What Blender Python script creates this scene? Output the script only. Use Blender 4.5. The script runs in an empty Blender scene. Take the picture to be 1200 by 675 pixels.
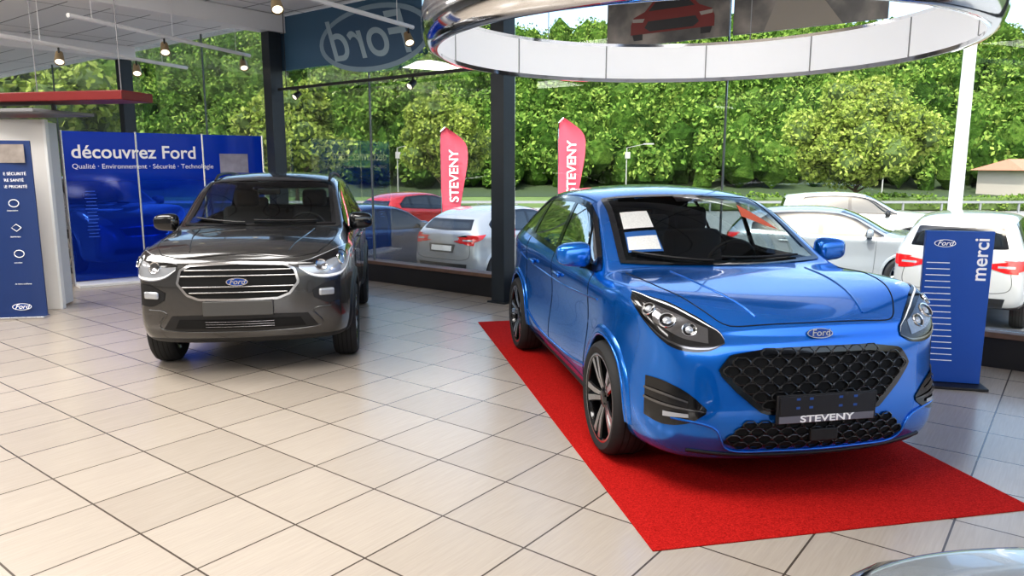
import bpy, bmesh, math, random
import numpy as np
from mathutils import Vector, Matrix
from mathutils.bvhtree import BVHTree
random.seed(7); rng=np.random.default_rng(7)
scene=bpy.context.scene
COL=scene.collection

# ------------------------------------------------------------ materials
_m={}
def P(name,col,rough=.5,metal=0,coat=0,emis=None,es=0,spec=None,noise=None):
    if name in _m: return _m[name]
    m=bpy.data.materials.new(name); m.use_nodes=True
    nt=m.node_tree; b=nt.nodes['Principled BSDF']
    b.inputs['Base Color'].default_value=(*col,1); b.inputs['Roughness'].default_value=rough
    b.inputs['Metallic'].default_value=metal; b.inputs['Coat Weight'].default_value=coat
    b.inputs['Coat Roughness'].default_value=.03
    if spec is not None: b.inputs['Specular IOR Level'].default_value=spec
    if emis: b.inputs['Emission Color'].default_value=(*emis,1); b.inputs['Emission Strength'].default_value=es
    if noise:
        sc,amt=noise
        tc=nt.nodes.new('ShaderNodeTexCoord'); n=nt.nodes.new('ShaderNodeTexNoise'); n.inputs['Scale'].default_value=sc
        n.inputs['Detail'].default_value=6
        nt.links.new(tc.outputs['Object'],n.inputs['Vector'])
        mx=nt.nodes.new('ShaderNodeMixRGB'); mx.blend_type='MIX'
        mx.inputs[1].default_value=(*[c*(1-amt) for c in col],1); mx.inputs[2].default_value=(*[min(1,c*(1+amt)) for c in col],1)
        nt.links.new(n.outputs['Fac'],mx.inputs[0]); nt.links.new(mx.outputs[0],b.inputs['Base Color'])
    _m[name]=m; return m
def glass(name,tint,k=1.0,ior=1.45):
    m=bpy.data.materials.new(name); m.use_nodes=True; nt=m.node_tree; nt.nodes.clear()
    o=nt.nodes.new('ShaderNodeOutputMaterial'); t=nt.nodes.new('ShaderNodeBsdfTransparent'); g=nt.nodes.new('ShaderNodeBsdfGlossy')
    mx=nt.nodes.new('ShaderNodeMixShader'); f=nt.nodes.new('ShaderNodeFresnel'); f.inputs['IOR'].default_value=ior
    mu=nt.nodes.new('ShaderNodeMath'); mu.operation='MULTIPLY'; mu.inputs[1].default_value=k
    t.inputs['Color'].default_value=(*tint,1); g.inputs['Roughness'].default_value=.01
    nt.links.new(f.outputs[0],mu.inputs[0]); nt.links.new(mu.outputs[0],mx.inputs[0])
    nt.links.new(t.outputs[0],mx.inputs[1]); nt.links.new(g.outputs[0],mx.inputs[2]); nt.links.new(mx.outputs[0],o.inputs[0])
    return m
def foliage(name,c1,c2,c3,trans=.25,ns=1.5,amt=.45):
    m=bpy.data.materials.new(name); m.use_nodes=True; nt=m.node_tree; nt.nodes.clear()
    o=nt.nodes.new('ShaderNodeOutputMaterial'); d=nt.nodes.new('ShaderNodeBsdfDiffuse'); t=nt.nodes.new('ShaderNodeBsdfTranslucent')
    mx=nt.nodes.new('ShaderNodeMixShader'); mx.inputs[0].default_value=trans
    g=nt.nodes.new('ShaderNodeNewGeometry'); r=nt.nodes.new('ShaderNodeValToRGB')
    tc=nt.nodes.new('ShaderNodeTexCoord'); n=nt.nodes.new('ShaderNodeTexNoise'); n.inputs['Scale'].default_value=ns; n.inputs['Detail'].default_value=5; n.inputs['Roughness'].default_value=.7
    nt.links.new(tc.outputs['Object'],n.inputs['Vector'])
    mr=nt.nodes.new('ShaderNodeMapRange'); mr.inputs['From Min'].default_value=.3; mr.inputs['From Max'].default_value=.7; nt.links.new(n.outputs['Fac'],mr.inputs['Value'])
    mf=nt.nodes.new('ShaderNodeMix'); mf.inputs[0].default_value=amt; nt.links.new(g.outputs['Random Per Island'],mf.inputs[2]); nt.links.new(mr.outputs[0],mf.inputs[3])
    e=r.color_ramp.elements; e[0].color=(*c1,1); e[1].color=(*c3,1); e[0].position=.1; e[1].position=.9; x=e.new(.5); x.color=(*c2,1)
    nt.links.new(mf.outputs[0],r.inputs[0])
    bu=nt.nodes.new('ShaderNodeBump'); bu.inputs['Strength'].default_value=1; bu.inputs['Distance'].default_value=.5; nt.links.new(n.outputs['Fac'],bu.inputs['Height']); nt.links.new(bu.outputs[0],d.inputs['Normal'])
    nt.links.new(r.outputs[0],d.inputs[0]); nt.links.new(r.outputs[0],t.inputs[0])
    nt.links.new(d.outputs[0],mx.inputs[1]); nt.links.new(t.outputs[0],mx.inputs[2]); nt.links.new(mx.outputs[0],o.inputs[0])
    return m
BLACKP=P('black_plastic',(.012,.012,.013),.45)
BLACKG=P('black_gloss',(.006,.006,.007),.12,coat=.6)
GRL=P('grille_black',(.010,.010,.011),.30,coat=.25)
VOID=P('deep_black',(.002,.002,.002),.8)
DARK=P('dark_interior',(.02,.021,.023),.7)
SEAT=P('seat_fabric',(.035,.036,.04),.85,noise=(60,.3))
CHROME=P('chrome',(.8,.81,.83),.08,1)
CHROMED=P('dark_chrome',(.25,.25,.26),.15,1)
SILVER=P('machined_alloy',(.62,.63,.65),.22,1)
RUBBER=P('tyre_rubber',(.018,.018,.019),.75)
STEEL=P('column_steel',(.028,.036,.045),.4,noise=(3,.2))
WHITE=P('white_paint',(.8,.8,.79),.45)
WHITETXT=P('white_text',(.9,.9,.9),.5)
LOGO=P('logo_blue',(.01,.05,.24),.25,coat=.5)
SIGNB=P('sign_blue',(.006,.075,.36),.35,noise=(2,.15))
NAVY=P('poster_navy',(.01,.035,.14),.4)
GLAR=P('dark_tinted_glass',(.015,.018,.02),.03,coat=1)
REDL=P('tail_lamp_red',(.55,.01,.01),.15,coat=1)
LAMPW=P('lamp_clear',(.42,.44,.47),.1,.4,coat=1)
LAMPL=P('led_strip',(.85,.85,.85),.2,emis=(1,1,1),es=.15)
CARGLASS=glass('car_glass',(.66,.72,.72),1.0,1.45)
WINGLASS=glass('window_glass',(.96,.985,.975),.40,1.45)

# ------------------------------------------------------------ mesh helpers
def link(ob,parent=None,loc=None,rot=None):
    COL.objects.link(ob)
    if parent: ob.parent=parent
    if loc is not None: ob.location=loc
    if rot is not None: ob.rotation_euler=rot
    return ob
def empty(name,loc=(0,0,0),rz=0):
    e=bpy.data.objects.new(name,None); e.empty_display_size=.2
    return link(e,None,loc,(0,0,rz))
class MB:
    def __init__(s): s.v=[]; s.f=[]; s.m=[]
    def add(s,v,f,mi=0):
        o=len(s.v); s.v+= [tuple(p) for p in v]; s.f+=[tuple(i+o for i in q) for q in f]; s.m+=[mi]*len(f)
    def box(s,c,d,mi=0,rot=None):
        x,y,z=[k/2 for k in d]
        vs=[Vector(p) for p in((-x,-y,-z),(x,-y,-z),(x,y,-z),(-x,y,-z),(-x,-y,z),(x,-y,z),(x,y,z),(-x,y,z))]
        if rot is not None: vs=[rot@p for p in vs]
        s.add([p+Vector(c) for p in vs],[(0,3,2,1),(4,5,6,7),(0,1,5,4),(1,2,6,5),(2,3,7,6),(3,0,4,7)],mi)
    def lathe(s,prof,seg=48,mi=0,axis='X',c=(0,0,0),closed=False):
        n=len(prof); vs=[]
        for i in range(seg):
            a=2*math.pi*i/seg
            for (h,r) in prof:
                if axis=='X': vs.append((c[0]+h,c[1]+r*math.cos(a),c[2]+r*math.sin(a)))
                else: vs.append((c[0]+r*math.cos(a),c[1]+r*math.sin(a),c[2]+h))
        fs=[]
        for i in range(seg):
            j=(i+1)%seg
            for k in range(n if closed else n-1):
                l=(k+1)%n
                fs.append((i*n+k,j*n+k,j*n+l,i*n+l))
        s.add(vs,fs,mi)
    def tube(s,pts,r,seg=8,mi=0,cap=True):
        pts=[Vector(p) for p in pts]; vs=[]; n=len(pts)
        up=Vector((0,0,1))
        for i,p in enumerate(pts):
            t=(pts[min(i+1,n-1)]-pts[max(i-1,0)])
            if t.length<1e-9: t=Vector((0,0,1))
            t.normalize()
            a=t.cross(up)
            if a.length<.05: a=t.cross(Vector((1,0,0)))
            a.normalize(); b=t.cross(a)
            rr=r[i] if isinstance(r,(list,tuple)) else r
            for k in range(seg):
                an=2*math.pi*k/seg; vs.append(p+a*math.cos(an)*rr+b*math.sin(an)*rr)
        fs=[]
        for i in range(n-1):
            for k in range(seg):
                l=(k+1)%seg; fs.append((i*seg+k,i*seg+l,(i+1)*seg+l,(i+1)*seg+k))
        if cap: fs.append(tuple(range(seg-1,-1,-1))); fs.append(tuple((n-1)*seg+k for k in range(seg)))
        s.add(vs,fs,mi)
    def mesh(s,name,mats,smooth=True,ang=35):
        me=bpy.data.meshes.new(name); me.from_pydata(s.v,[],s.f)
        for m in mats: me.materials.append(m)
        me.polygons.foreach_set('material_index',s.m)
        if smooth:
            me.polygons.foreach_set('use_smooth',[True]*len(s.f)); me.set_sharp_from_angle(angle=math.radians(ang))
        me.update(); return me
    def obj(s,name,mats,parent=None,loc=None,rot=None,smooth=True,ang=35):
        return link(bpy.data.objects.new(name,s.mesh(name,mats,smooth,ang)),parent,loc,rot)
def rbox(name,c,d,mat,parent=None,bev=.02,rot=None,seg=3,sub=0):
    mb=MB(); mb.box((0,0,0),d)
    ob=mb.obj(name,[mat],parent,c,rot,ang=50)
    if bev:
        b=ob.modifiers.new('b','BEVEL'); b.width=bev; b.segments=seg
    if sub:
        q=ob.modifiers.new('s','SUBSURF'); q.levels=sub; q.render_levels=sub
    return ob
def text(name,body,size,mat,parent,loc,rot=(0,0,0),ext=.001,align='CENTER',shear=0,sx=1,bold=0):
    c=bpy.data.curves.new(name,'FONT'); c.body=body; c.size=size; c.extrude=ext; c.align_x=align; c.align_y='CENTER'; c.shear=shear; c.offset=bold
    c.materials.append(mat)
    o=link(bpy.data.objects.new(name,c),parent,loc,rot); o.scale=(sx,1,1); return o
def oval(parent,loc,rot,w,prefix='badge',mir=False,field=LOGO,rim=CHROME,txt=CHROME,thick=.006):
    e=bpy.data.objects.new(prefix,None); link(e,parent,loc,rot); e.scale=(-1 if mir else 1,1,1)
    h=w*.39
    for nm,sc,th,mt in(('rim',1,thick,rim),('field',.92,thick*1.25,field)):
        mb=MB(); n=40; a=w/2*sc; b=h/2*(1-(1-sc)*1.9)
        vs=[(a*math.cos(2*math.pi*i/n),b*math.sin(2*math.pi*i/n),z) for z in(0,th) for i in range(n)]
        mb.add(vs,[tuple(range(n,2*n)),tuple(range(n-1,-1,-1))]+[(i,(i+1)%n,n+(i+1)%n,n+i) for i in range(n)])
        mb.obj(prefix+'_'+nm,[mt],e)
    text(prefix+'_script','Ford',w*.36,txt,e,(0,0,thick*1.3),shear=.35,ext=thick*.25,sx=1.05,bold=w*.003)
    return e
def resample(pts,n,smooth=True):
    p=np.array(pts,float)
    if smooth and len(p)>2:
        q=[]; N=len(p)
        for i in range(N-1):
            p0=p[max(i-1,0)];p1=p[i];p2=p[i+1];p3=p[min(i+2,N-1)]
            for t in np.linspace(0,1,10,endpoint=False):
                q.append(.5*((2*p1)+(-p0+p2)*t+(2*p0-5*p1+4*p2-p3)*t*t+(-p0+3*p1-3*p2+p3)*t**3))
        q.append(p[-1]); p=np.array(q)
    d=np.r_[0,np.cumsum(np.linalg.norm(np.diff(p,axis=0),axis=1))]
    s=np.linspace(0,d[-1],n+1)
    return np.stack([np.interp(s,d,p[:,k]) for k in range(p.shape[1])],1)

# ------------------------------------------------------------ car body
def T(tab,x): return float(np.interp(x,[p[0] for p in tab],[p[1] for p in tab]))
def cast(bvh,mode,p):
    if mode=='N':
        h,n,_,_=bvh.find_nearest(Vector(p)); return h,n
    if mode=='S': o=Vector((2.5,p[0],p[1])); d=Vector((-1,0,0)); g=Vector((.85,p[0],p[1]))
    if mode=='F': o=Vector((p[0],-4,p[1])); d=Vector((0,1,0)); g=Vector((p[0],-2,p[1]))
    if mode=='R': o=Vector((p[0],4,p[1])); d=Vector((0,-1,0)); g=Vector((p[0],2,p[1]))
    if mode=='T': o=Vector((p[0],p[1],3)); d=Vector((0,0,-1)); g=Vector((p[0],p[1],1))
    h,n,_,_=bvh.ray_cast(o,d)
    if h is None: h,n,_,_=bvh.find_nearest(g)
    if n.dot(d)>0: n=-n
    return h,n
def grid(C,name,A,B,mode,mat,off=.004,n=20,m=6,mirror=False,smooth=True):
    a=resample(A,n,smooth); b=resample(B,n,smooth); mb=MB(); vs=[]
    for j in range(m+1):
        t=j/m
        for i in range(n+1):
            h,nn=cast(C['bvh'],mode,(1-t)*a[i]+t*b[i]); vs.append(h+nn*off)
    fs=[(j*(n+1)+i,j*(n+1)+i+1,(j+1)*(n+1)+i+1,(j+1)*(n+1)+i) for j in range(m) for i in range(n)]
    mb.add(vs,fs)
    if mirror: mb.add([(-v[0],v[1],v[2]) for v in vs],[f[::-1] for f in fs])
    return mb.obj(name,[mat],C['root'],ang=80)
def ribbon(C,name,out,mode,mat,wi,wo,off=.005,n=90,mirror=False,m=2,closed=True):
    p=resample(list(out)+([out[0]] if closed else []),n,False)
    if closed: p=p[:-1]
    N=len(p)
    if closed: tg=np.roll(p,-1,0)-np.roll(p,1,0)
    else: tg=np.gradient(p,axis=0)
    tg/= (np.linalg.norm(tg,axis=1,keepdims=True)+1e-9)
    nr=np.stack([tg[:,1],-tg[:,0]],1)
    if closed:
        area=.5*np.sum(p[:,0]*np.roll(p[:,1],-1)-np.roll(p[:,0],-1)*p[:,1])
        if area<0: nr=-nr
    vs=[]
    for j in range(m+1):
        q=p+nr*(-wi+(wi+wo)*j/m)
        for k in range(N):
            h,nn=cast(C['bvh'],mode,q[k]); vs.append(h+nn*off)
    fs=[]
    for j in range(m):
        for i in range(N if closed else N-1):
            l=(i+1)%N; fs.append((j*N+i,j*N+l,(j+1)*N+l,(j+1)*N+i))
    mb=MB(); mb.add(vs,fs)
    if mirror: mb.add([(-v[0],v[1],v[2]) for v in vs],[f[::-1] for f in fs])
    return mb.obj(name,[mat],C['root'],ang=80)
def line(C,name,pts,mode,r=.003,mat=VOID,mirror=True,n=30,off=0,smooth=True):
    p=resample(pts,n,smooth); q=[]
    for k in p:
        h,nn=cast(C['bvh'],mode,k); q.append(h+nn*off)
    mb=MB(); mb.tube(q,r,6)
    if mirror: mb.tube([(-v[0],v[1],v[2]) for v in q],r,6)
    return mb.obj(name,[mat],C['root'],ang=80)

def build_body(name,S,paint,loc,rz,level=3,holes=True,z0=0):
    root=empty(name,(loc[0],loc[1],z0),rz)
    st=S['st']; s0=st[0]; s1=st[-1]
    half=[]
    def params(ly): return [T(S[k],ly) for k in('w','zb','zs','zc','xr','cr')]
    flw=[0,.5,1,1,.45,.1,0,0,0]
    def pos(x,z,ly,k,w):
        wf=max(0,1-(ly-s0)/.5)**1.5; wr=max(0,1-(s1-ly)/.85)**1.3
        u=1-(min(abs(x)/w,1))**2
        return (x,ly+wf*(S['fo'][k]-S['fb']*u)+wr*(S['ro'][k]+S['rb']*u),z)
    for ly in st:
        w,zb,zs,zc,xr,cr=params(ly); zr=zc-cr
        fl=0
        for yw in(-S['wb']/2,S['wb']/2): fl+=S['fl']*math.exp(-((ly-yw)/.36)**2)
        rows=[(.93*w,zb+.01),(.985*w,zb+.10),(w,zb+.33*(zs-zb)),(w*S.get('mid',.98),zb+.65*(zs-zb)),(.99*w,zs-.05),(.945*w,zs+.01)]
        a=rows[5]; b=(xr,zr)
        rows+=[(a[0]+(b[0]-a[0])*.35+.012,a[1]+(b[1]-a[1])*.38),(a[0]+(b[0]-a[0])*.8+.012,a[1]+(b[1]-a[1])*.84),b]
        rows=[(x+fl*flw[i],z) for i,(x,z) in enumerate(rows)]
        R=[pos(0,zb,ly,0,w),pos(.6*w,zb,ly,0,w)]+[pos(x,z,ly,i,w) for i,(x,z) in enumerate(rows)]+[pos(.52*xr,zc-.27*cr,ly,8,w),pos(0,zc,ly,8,w)]
        half.append((R,rows,w))
    mb=MB(); V=[];idx=[]
    def av(p): V.append(p); return len(V)-1
    for R,rows,w in half:
        r=[av(p) for p in R]; l=[r[0]]+[av((-p[0],p[1],p[2])) for p in R[1:-1]]+[r[-1]]
        idx.append((r,l))
    F=[]
    for i in range(len(st)-1):
        for side in(0,1):
            a=idx[i][side]; b=idx[i+1][side]
            for k in range(12): F.append((a[k],a[k+1],b[k+1],b[k]))
    for end in(0,-1):
        R,rows,w=half[end]; ly=st[end]; r,l=idx[end]
        c6r=[r[1]];c6l=[l[1]];c0=[r[0]]
        for k in range(1,8):
            x,z=rows[k]; dz=.25*T(S['cr'],ly)*(k/8)
            p=pos(.6*x,z+dz,ly,k,w); c6r.append(av(p)); c6l.append(av((-p[0],p[1],p[2])))
            c0.append(av(pos(0,z+dz*1.5,ly,k,w)))
        c6r.append(r[11]);c6l.append(l[11]);c0.append(r[12])
        for k in range(8):
            F.append((r[2+k],r[3+k],c6r[k+1],c6r[k])); F.append((c6r[k],c6r[k+1],c0[k+1],c0[k]))
            F.append((l[2+k],l[3+k],c6l[k+1],c6l[k])); F.append((c6l[k],c6l[k+1],c0[k+1],c0[k]))
    me=bpy.data.meshes.new('b'); me.from_pydata(V,[],F)
    bm=bmesh.new(); bm.from_mesh(me); bmesh.ops.recalc_face_normals(bm,faces=bm.faces[:]); bm.to_mesh(me); bm.free()
    for m in(paint,DARK,DARK): me.materials.append(m)
    ob=bpy.data.objects.new('tmpbody',me); COL.objects.link(ob)
    q=ob.modifiers.new('s','SUBSURF'); q.levels=level; q.render_levels=level
    cuts=[]
    for yw in(-S['wb']/2,S['wb']/2):
        for sg in(-1,1):
            c=MB(); n=48; Ra=S['ra']
            vs=[(sg*xx,yw+Ra*math.cos(2*math.pi*i/n),S['wr']+.012+Ra*math.sin(2*math.pi*i/n)) for xx in(.5,1.3) for i in range(n)]
            c.add(vs,[tuple(range(n)),tuple(range(2*n-1,n-1,-1))]+[(i,n+i,n+(i+1)%n,(i+1)%n) for i in range(n)],1)
            cm=c.mesh('c',[DARK,DARK],False)
            b2=bmesh.new(); b2.from_mesh(cm); bmesh.ops.recalc_face_normals(b2,faces=b2.faces[:]); b2.to_mesh(cm); b2.free()
            co=bpy.data.objects.new('cut',cm); COL.objects.link(co); cuts.append(co)
            bo=ob.modifiers.new('c','BOOLEAN'); bo.operation='DIFFERENCE'; bo.object=co; bo.solver='EXACT'
    dg=bpy.context.evaluated_depsgraph_get(); dg.update()
    fm=bpy.data.meshes.new_from_object(ob.evaluated_get(dg))
    bpy.data.objects.remove(ob)
    for c in cuts: bpy.data.objects.remove(c)
    bvh=BVHTree.FromPolygons([v.co.copy() for v in fm.vertices],[tuple(p.vertices) for p in fm.polygons])
    C=dict(root=root,bvh=bvh,S=S,paint=paint)
    W=S['win']
    hw=lambda ly:T(S['xr'],ly)-W.get('pil',.04)
    def sidez(ly):
        top=T(S['zc'],ly)-T(S['cr'],ly)-.055
        bot=T(S['zs'],ly)+.035
        return top,bot
    ly=W['c']
    while True:
        t,b=sidez(ly)
        if t>b+.012: break
        ly+=.01
    f0=ly; r0=W['r']; rt=W['rt']
    xs=list(np.linspace(f0,rt,22))
    top=[(x,sidez(x)[0]) for x in xs]+[(r0,sidez(r0)[1]+.10)]
    def topz(x): return float(np.interp(x,[p[0] for p in top],[p[1] for p in top]))
    def wsh(u,v):
        a=W['c']+W['cb']*u*u; b=W['t']+W['ct']*u*u; l=a+(b-a)*v
        return (u*hw(l),l)
    wo=[wsh(u,0) for u in np.linspace(-1,1,20)]+[wsh(1,v) for v in np.linspace(0,1,14)[1:]]+[wsh(u,1) for u in np.linspace(1,-1,20)[1:]]+[wsh(-1,v) for v in np.linspace(1,0,14)[1:-1]]
    if holes:
        bm=bmesh.new(); bm.from_mesh(fm); dele=[]
        for f in bm.faces:
            if f.material_index!=0: continue
            c=f.calc_center_median(); x,y,z=c
            m=.022
            if f0+.03<y<r0-.03 and abs(x)>.45 and sidez(y)[1]+m<z<topz(y)-m: dele.append(f); continue
            if W['c']<y<W['t']+.1 and z>T(S['zs'],y)+.02 and abs(f.normal.x)<.75:
                u=x/hw(y)
                if abs(u)<1-.035:
                    a=W['c']+W['cb']*u*u; b=W['t']+W['ct']*u*u; v=(y-a)/(b-a)
                    if .035<v<.965: dele.append(f); continue
            if y>1.35 and f.normal.y>.3 and abs(x)<.54 and T(S['zs'],1.8)+.09<z<T(S['zc'],1.8)-.12: dele.append(f)
        bmesh.ops.delete(bm,geom=dele,context='FACES'); bm.to_mesh(fm); bm.free()
    fm.polygons.foreach_set('use_smooth',[True]*len(fm.polygons)); fm.set_sharp_from_angle(angle=math.radians(40))
    bo=link(bpy.data.objects.new('body_shell',fm),root)
    if holes:
        so=bo.modifiers.new('so','SOLIDIFY'); so.thickness=.01; so.offset=-1; so.material_offset=1; so.material_offset_rim=1
    G=CARGLASS if holes else GLAR
    mb=MB(); vs=[]; n,m=24,14
    for j in range(m+1):
        for i in range(n+1):
            h,nn=cast(bvh,'T',wsh(-1+2*i/n,j/m)); vs.append(h+nn*.003)
    mb.add(vs,[(j*(n+1)+i,j*(n+1)+i+1,(j+1)*(n+1)+i+1,(j+1)*(n+1)+i) for j in range(m) for i in range(n)])
    mb.obj('windscreen',[G],root,ang=80)
    ribbon(C,'windscreen_seal',wo,'T',BLACKG,.035,.004,.006,n=140)
    A=[(x,topz(x)) for x in np.linspace(f0,r0,40)]; B=[(x,sidez(x)[1]) for x in np.linspace(f0,r0,40)]
    vs=[];mb=MB();n=39;m=8
    for j in range(m+1):
        for i in range(40):
            h,nn=cast(bvh,'S',(A[i][0],A[i][1]*(1-j/m)+B[i][1]*j/m)); vs.append(h+nn*.003)
    fs=[(j*40+i,j*40+i+1,(j+1)*40+i+1,(j+1)*40+i) for j in range(m) for i in range(39)]
    mb.add(vs,fs); mb.add([(-v[0],v[1],v[2]) for v in vs],[f[::-1] for f in fs])
    mb.obj('side_windows',[G],root,ang=80)
    ribbon(C,'window_trim',A+B[::-1][1:-1],'S',BLACKG,.032,.006,.006,n=160,mirror=True)
    for bp in W['bp']:
        t,b=topz(bp),sidez(bp)[1]
        grid(C,'door_pillar',[(bp-.04,b),(bp+.05,b)],[(bp-.03,t),(bp+.04,t)],'S',BLACKG,.0065,4,8,True,False)
    zlo=T(S['zs'],1.8)+.07; zhi=T(S['zc'],1.8)-.10
    grid(C,'rear_window',[(-.52,zhi),(.52,zhi)],[(-.60,zlo),(0,zlo-.02),(.60,zlo)],'R',G,.004,20,8)
    ribbon(C,'rear_window_seal',[(-.52,zhi),(.52,zhi),(.60,zlo),(0,zlo-.02),(-.60,zlo)],'R',BLACKG,.04,.004,.006,n=80)
    C.update(topz=topz,sidez=sidez,f0=f0,r0=r0,holes=holes)
    return C

def arch_lips(C,mat,wd=.05,off=.01,lip=.014):
    S=C['S']; 
    for yw in(-S['wb']/2,S['wb']/2):
        mb=MB(); n=40; vs=[]; R=S['ra']; m=4; zc=S['wr']+.012
        a0=-math.radians(S.get('lipa',5)); a1=math.pi-a0
        for j in range(m+1):
            r=R+.004+wd*j/m
            for i in range(n+1):
                a=a0+(a1-a0)*i/n
                h,nn=cast(C['bvh'],'S',(yw+r*math.cos(a),zc+r*math.sin(a)))
                vs.append((h.x+off*(1 if j<m else .1),yw+r*math.cos(a),zc+r*math.sin(a)))
        fs=[(j*(n+1)+i,j*(n+1)+i+1,(j+1)*(n+1)+i+1,(j+1)*(n+1)+i) for j in range(m) for i in range(n)]
        mb.add(vs,fs)
        mb.tube([(v[0]-lip*.6,v[1],v[2]) for v in vs[:n+1]],lip,8)
        cp=list(mb.v); cf=list(mb.f)
        mb.add([(-v[0],v[1],v[2]) for v in cp],[f[::-1] for f in cf])
        mb.obj('wheel_arch_trim',[mat],C['root'],ang=60)

_wheel={}
def wheel_mesh(R,width,style):
    key=(R,width,style)
    if key in _wheel: return _wheel[key]
    mb=MB(); w=width/2; rr=R*(.775 if style=='twin' else .69)
    prof=[(-w*.9,rr),(-w,rr+.015),(-w*1.02,R-.035),(-w*.86,R-.012),(-w*.6,R),(w*.6,R),(w*.86,R-.012),(w*1.02,R-.035),(w,rr+.015),(w*.9,rr)]
    mb.lathe(prof,72,0)
    for gx in(-.055,-.02,.02,.055): mb.lathe([(gx-.004,R+.0005),(gx+.004,R+.0005)],72,4)
    mb.lathe([(w*.9,rr),(w*.93,rr-.008),(w*.86,rr-.02),(w*.5,rr-.03),(-w*.8,rr-.03),(-w*.9,rr)],72,1)
    mb.lathe([(w*.935,rr+.003),(w*.95,rr-.003),(w*.94,rr-.010)],72,2)
    mb.lathe([(w*.0,.001),(w*.0,rr*.62),(-.02,rr*.62)],48,3)
    mb.lathe([(w*.76,.0001),(w*.76,.030),(w*.68,.060),(w*.2,.065)],32,1)
    for i in range(5):
        a=2*math.pi*i/5; mb.lathe([(w*.70,.007),(w*.70,.0001)],8,4,'X',(.006,.045*math.cos(a),.045*math.sin(a)))
    ns=5 if style!='multi' else 7
    for i in range(ns):
        a0=2*math.pi*i/ns+.3
        legs=((-.16,-.17,.016,.026),(.16,.17,.016,.026)) if style=='twin' else ((0,0,.05,.045),)
        if style=='multi': legs=((0,.0,.032,.030),)
        for (ai,ao,wi,wo) in legs:
            vs=[];
            for (r,da,hw,xf) in((.055,ai*1.5,wi,w*.66),(rr*.5,(ai+ao)/2,(wi+wo)/2,w*.80),(rr-.006,ao,wo,w*.90)):
                a=a0+da; c,s=math.cos(a),math.sin(a)
                for sg in(-1,1): vs.append((xf,r*c-sg*hw*s*.75,r*s+sg*hw*c*.75))
                for sg in(-1,1): vs.append((xf-.008,r*c-sg*hw*1.15*s,r*s+sg*hw*1.15*c))
                for sg in(-1,1): vs.append((xf-.04,r*c-sg*hw*1.15*s,r*s+sg*hw*1.15*c))
            for q in range(2):
                o=q*6
                mb.add(vs[o:o+12],[(0,1,7,6)],2)
                mb.add(vs[o:o+12],[(0,6,8,2),(1,3,9,7),(2,8,10,4),(3,5,11,9)],1)
    me=mb.mesh('wheel',[RUBBER,BLACKG if style!='multi' else SILVER,SILVER,P('brake_disc',(.3,.3,.31),.35,1),VOID])
    _wheel[key]=me; return me
def wheels(C,style='twin',width=.22,xo=None):
    S=C['S']; me=wheel_mesh(S['wr'],width,style); xo=xo or S['wx']
    for i,(sx,yw) in enumerate(((1,-1),(-1,-1),(1,1),(-1,1))):
        o=link(bpy.data.objects.new('wheel_%d'%(i+1),me),C['root'],(sx*xo,yw*S['wb']/2,S['wr']))
        o.rotation_euler=(random.random()*3,0,0 if sx>0 else math.pi)
def mirrors(C,mat,y=-.62,z=1.06,x=.93):
    for sg in(1,-1):
        bm=bmesh.new(); bmesh.ops.create_icosphere(bm,subdivisions=3,radius=1)
        for v in bm.verts:
            c=v.co; p=[math.copysign(abs(k)**.62,k) for k in c]
            v.co=Vector((p[0]*.115,p[1]*.075*(1 if p[1]<0 else .55),p[2]*.080*(1-.12*p[0]*sg)))
        me=bpy.data.meshes.new('m'); bm.to_mesh(me); bm.free()
        me.materials.append(mat); me.polygons.foreach_set('use_smooth',[True]*len(me.polygons))
        link(bpy.data.objects.new('door_mirror',me),C['root'],(sg*(x+.05),y,z),(0,0,sg*.15))
        rbox('mirror_glass',(sg*(x+.05),y+.043,z),(.17,.006,.11),CHROME,C['root'],.003,(0,0,sg*.15))
        mb=MB(); mb.tube([(sg*(x-.12),y+.03,z-.09),(sg*(x+.0),y+.0,z-.065)],.026,8); mb.obj('mirror_stalk',[BLACKP],C['root'])
def interior(C,zf=.35,roof=1.5,seat=.62,yf=.0):
    r=C['root']
    rbox('dashboard',(0,-.66,C['S']['dash']),(1.35,.42,.18),DARK,r,.06)
    rbox('cabin_floor',(0,.3,zf),(1.4,2.4,.05),DARK,r,.01)
    for sx in(-.36,.36):
        rbox('seat_base',(sx,yf,seat-.08),(.5,.5,.16),SEAT,r,.06)
        rbox('seat_back',(sx,yf+.28,seat+.27),(.48,.14,.62),SEAT,r,.06,(-.2,0,0))
        rbox('headrest',(sx,yf+.37,seat+.66),(.26,.10,.19),SEAT,r,.045,(-.15,0,0))
    rbox('rear_seat',(0,yf+1.15,seat+.2),(1.25,.16,.6),SEAT,r,.06,(-.25,0,0))
    for sx in(-.4,.4): rbox('rear_headrest',(sx,yf+1.24,seat+.56),(.25,.09,.15),SEAT,r,.04)
    mb=MB(); pts=[(.36+.18*math.cos(a),-.36-.06*math.sin(a),C['S']['dash']+.05+.17*math.sin(a)) for a in np.linspace(0,2*math.pi,33)]
    mb.tube(pts,.014,8,cap=False); mb.tube([pts[0],pts[16]],.016,8); mb.tube([(.36,-.36,C['S']['dash']+.05),(.36,-.55,C['S']['dash']-.02)],.04,10)
    mb.obj('steering_wheel',[BLACKP],r)
    rbox('rear_view_mirror',(0,C['S']['win']['t']-.12,T(C['S']['zc'],C['S']['win']['t'])-.12),(.22,.03,.06),BLACKP,r,.012)
def doorlines(C,ys,zlo=.32):
    for y in ys:
        zt=C['sidez'](y)[1]-.01
        line(C,'door_gap',[(y,zt),(y+.01,(zt+zlo)/2),(y+.03,zlo)],'S',.0035)
    line(C,'sill_gap',[(ys[0]+.03,zlo),(ys[-1]-.05,zlo)],'S',.0035)
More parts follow.
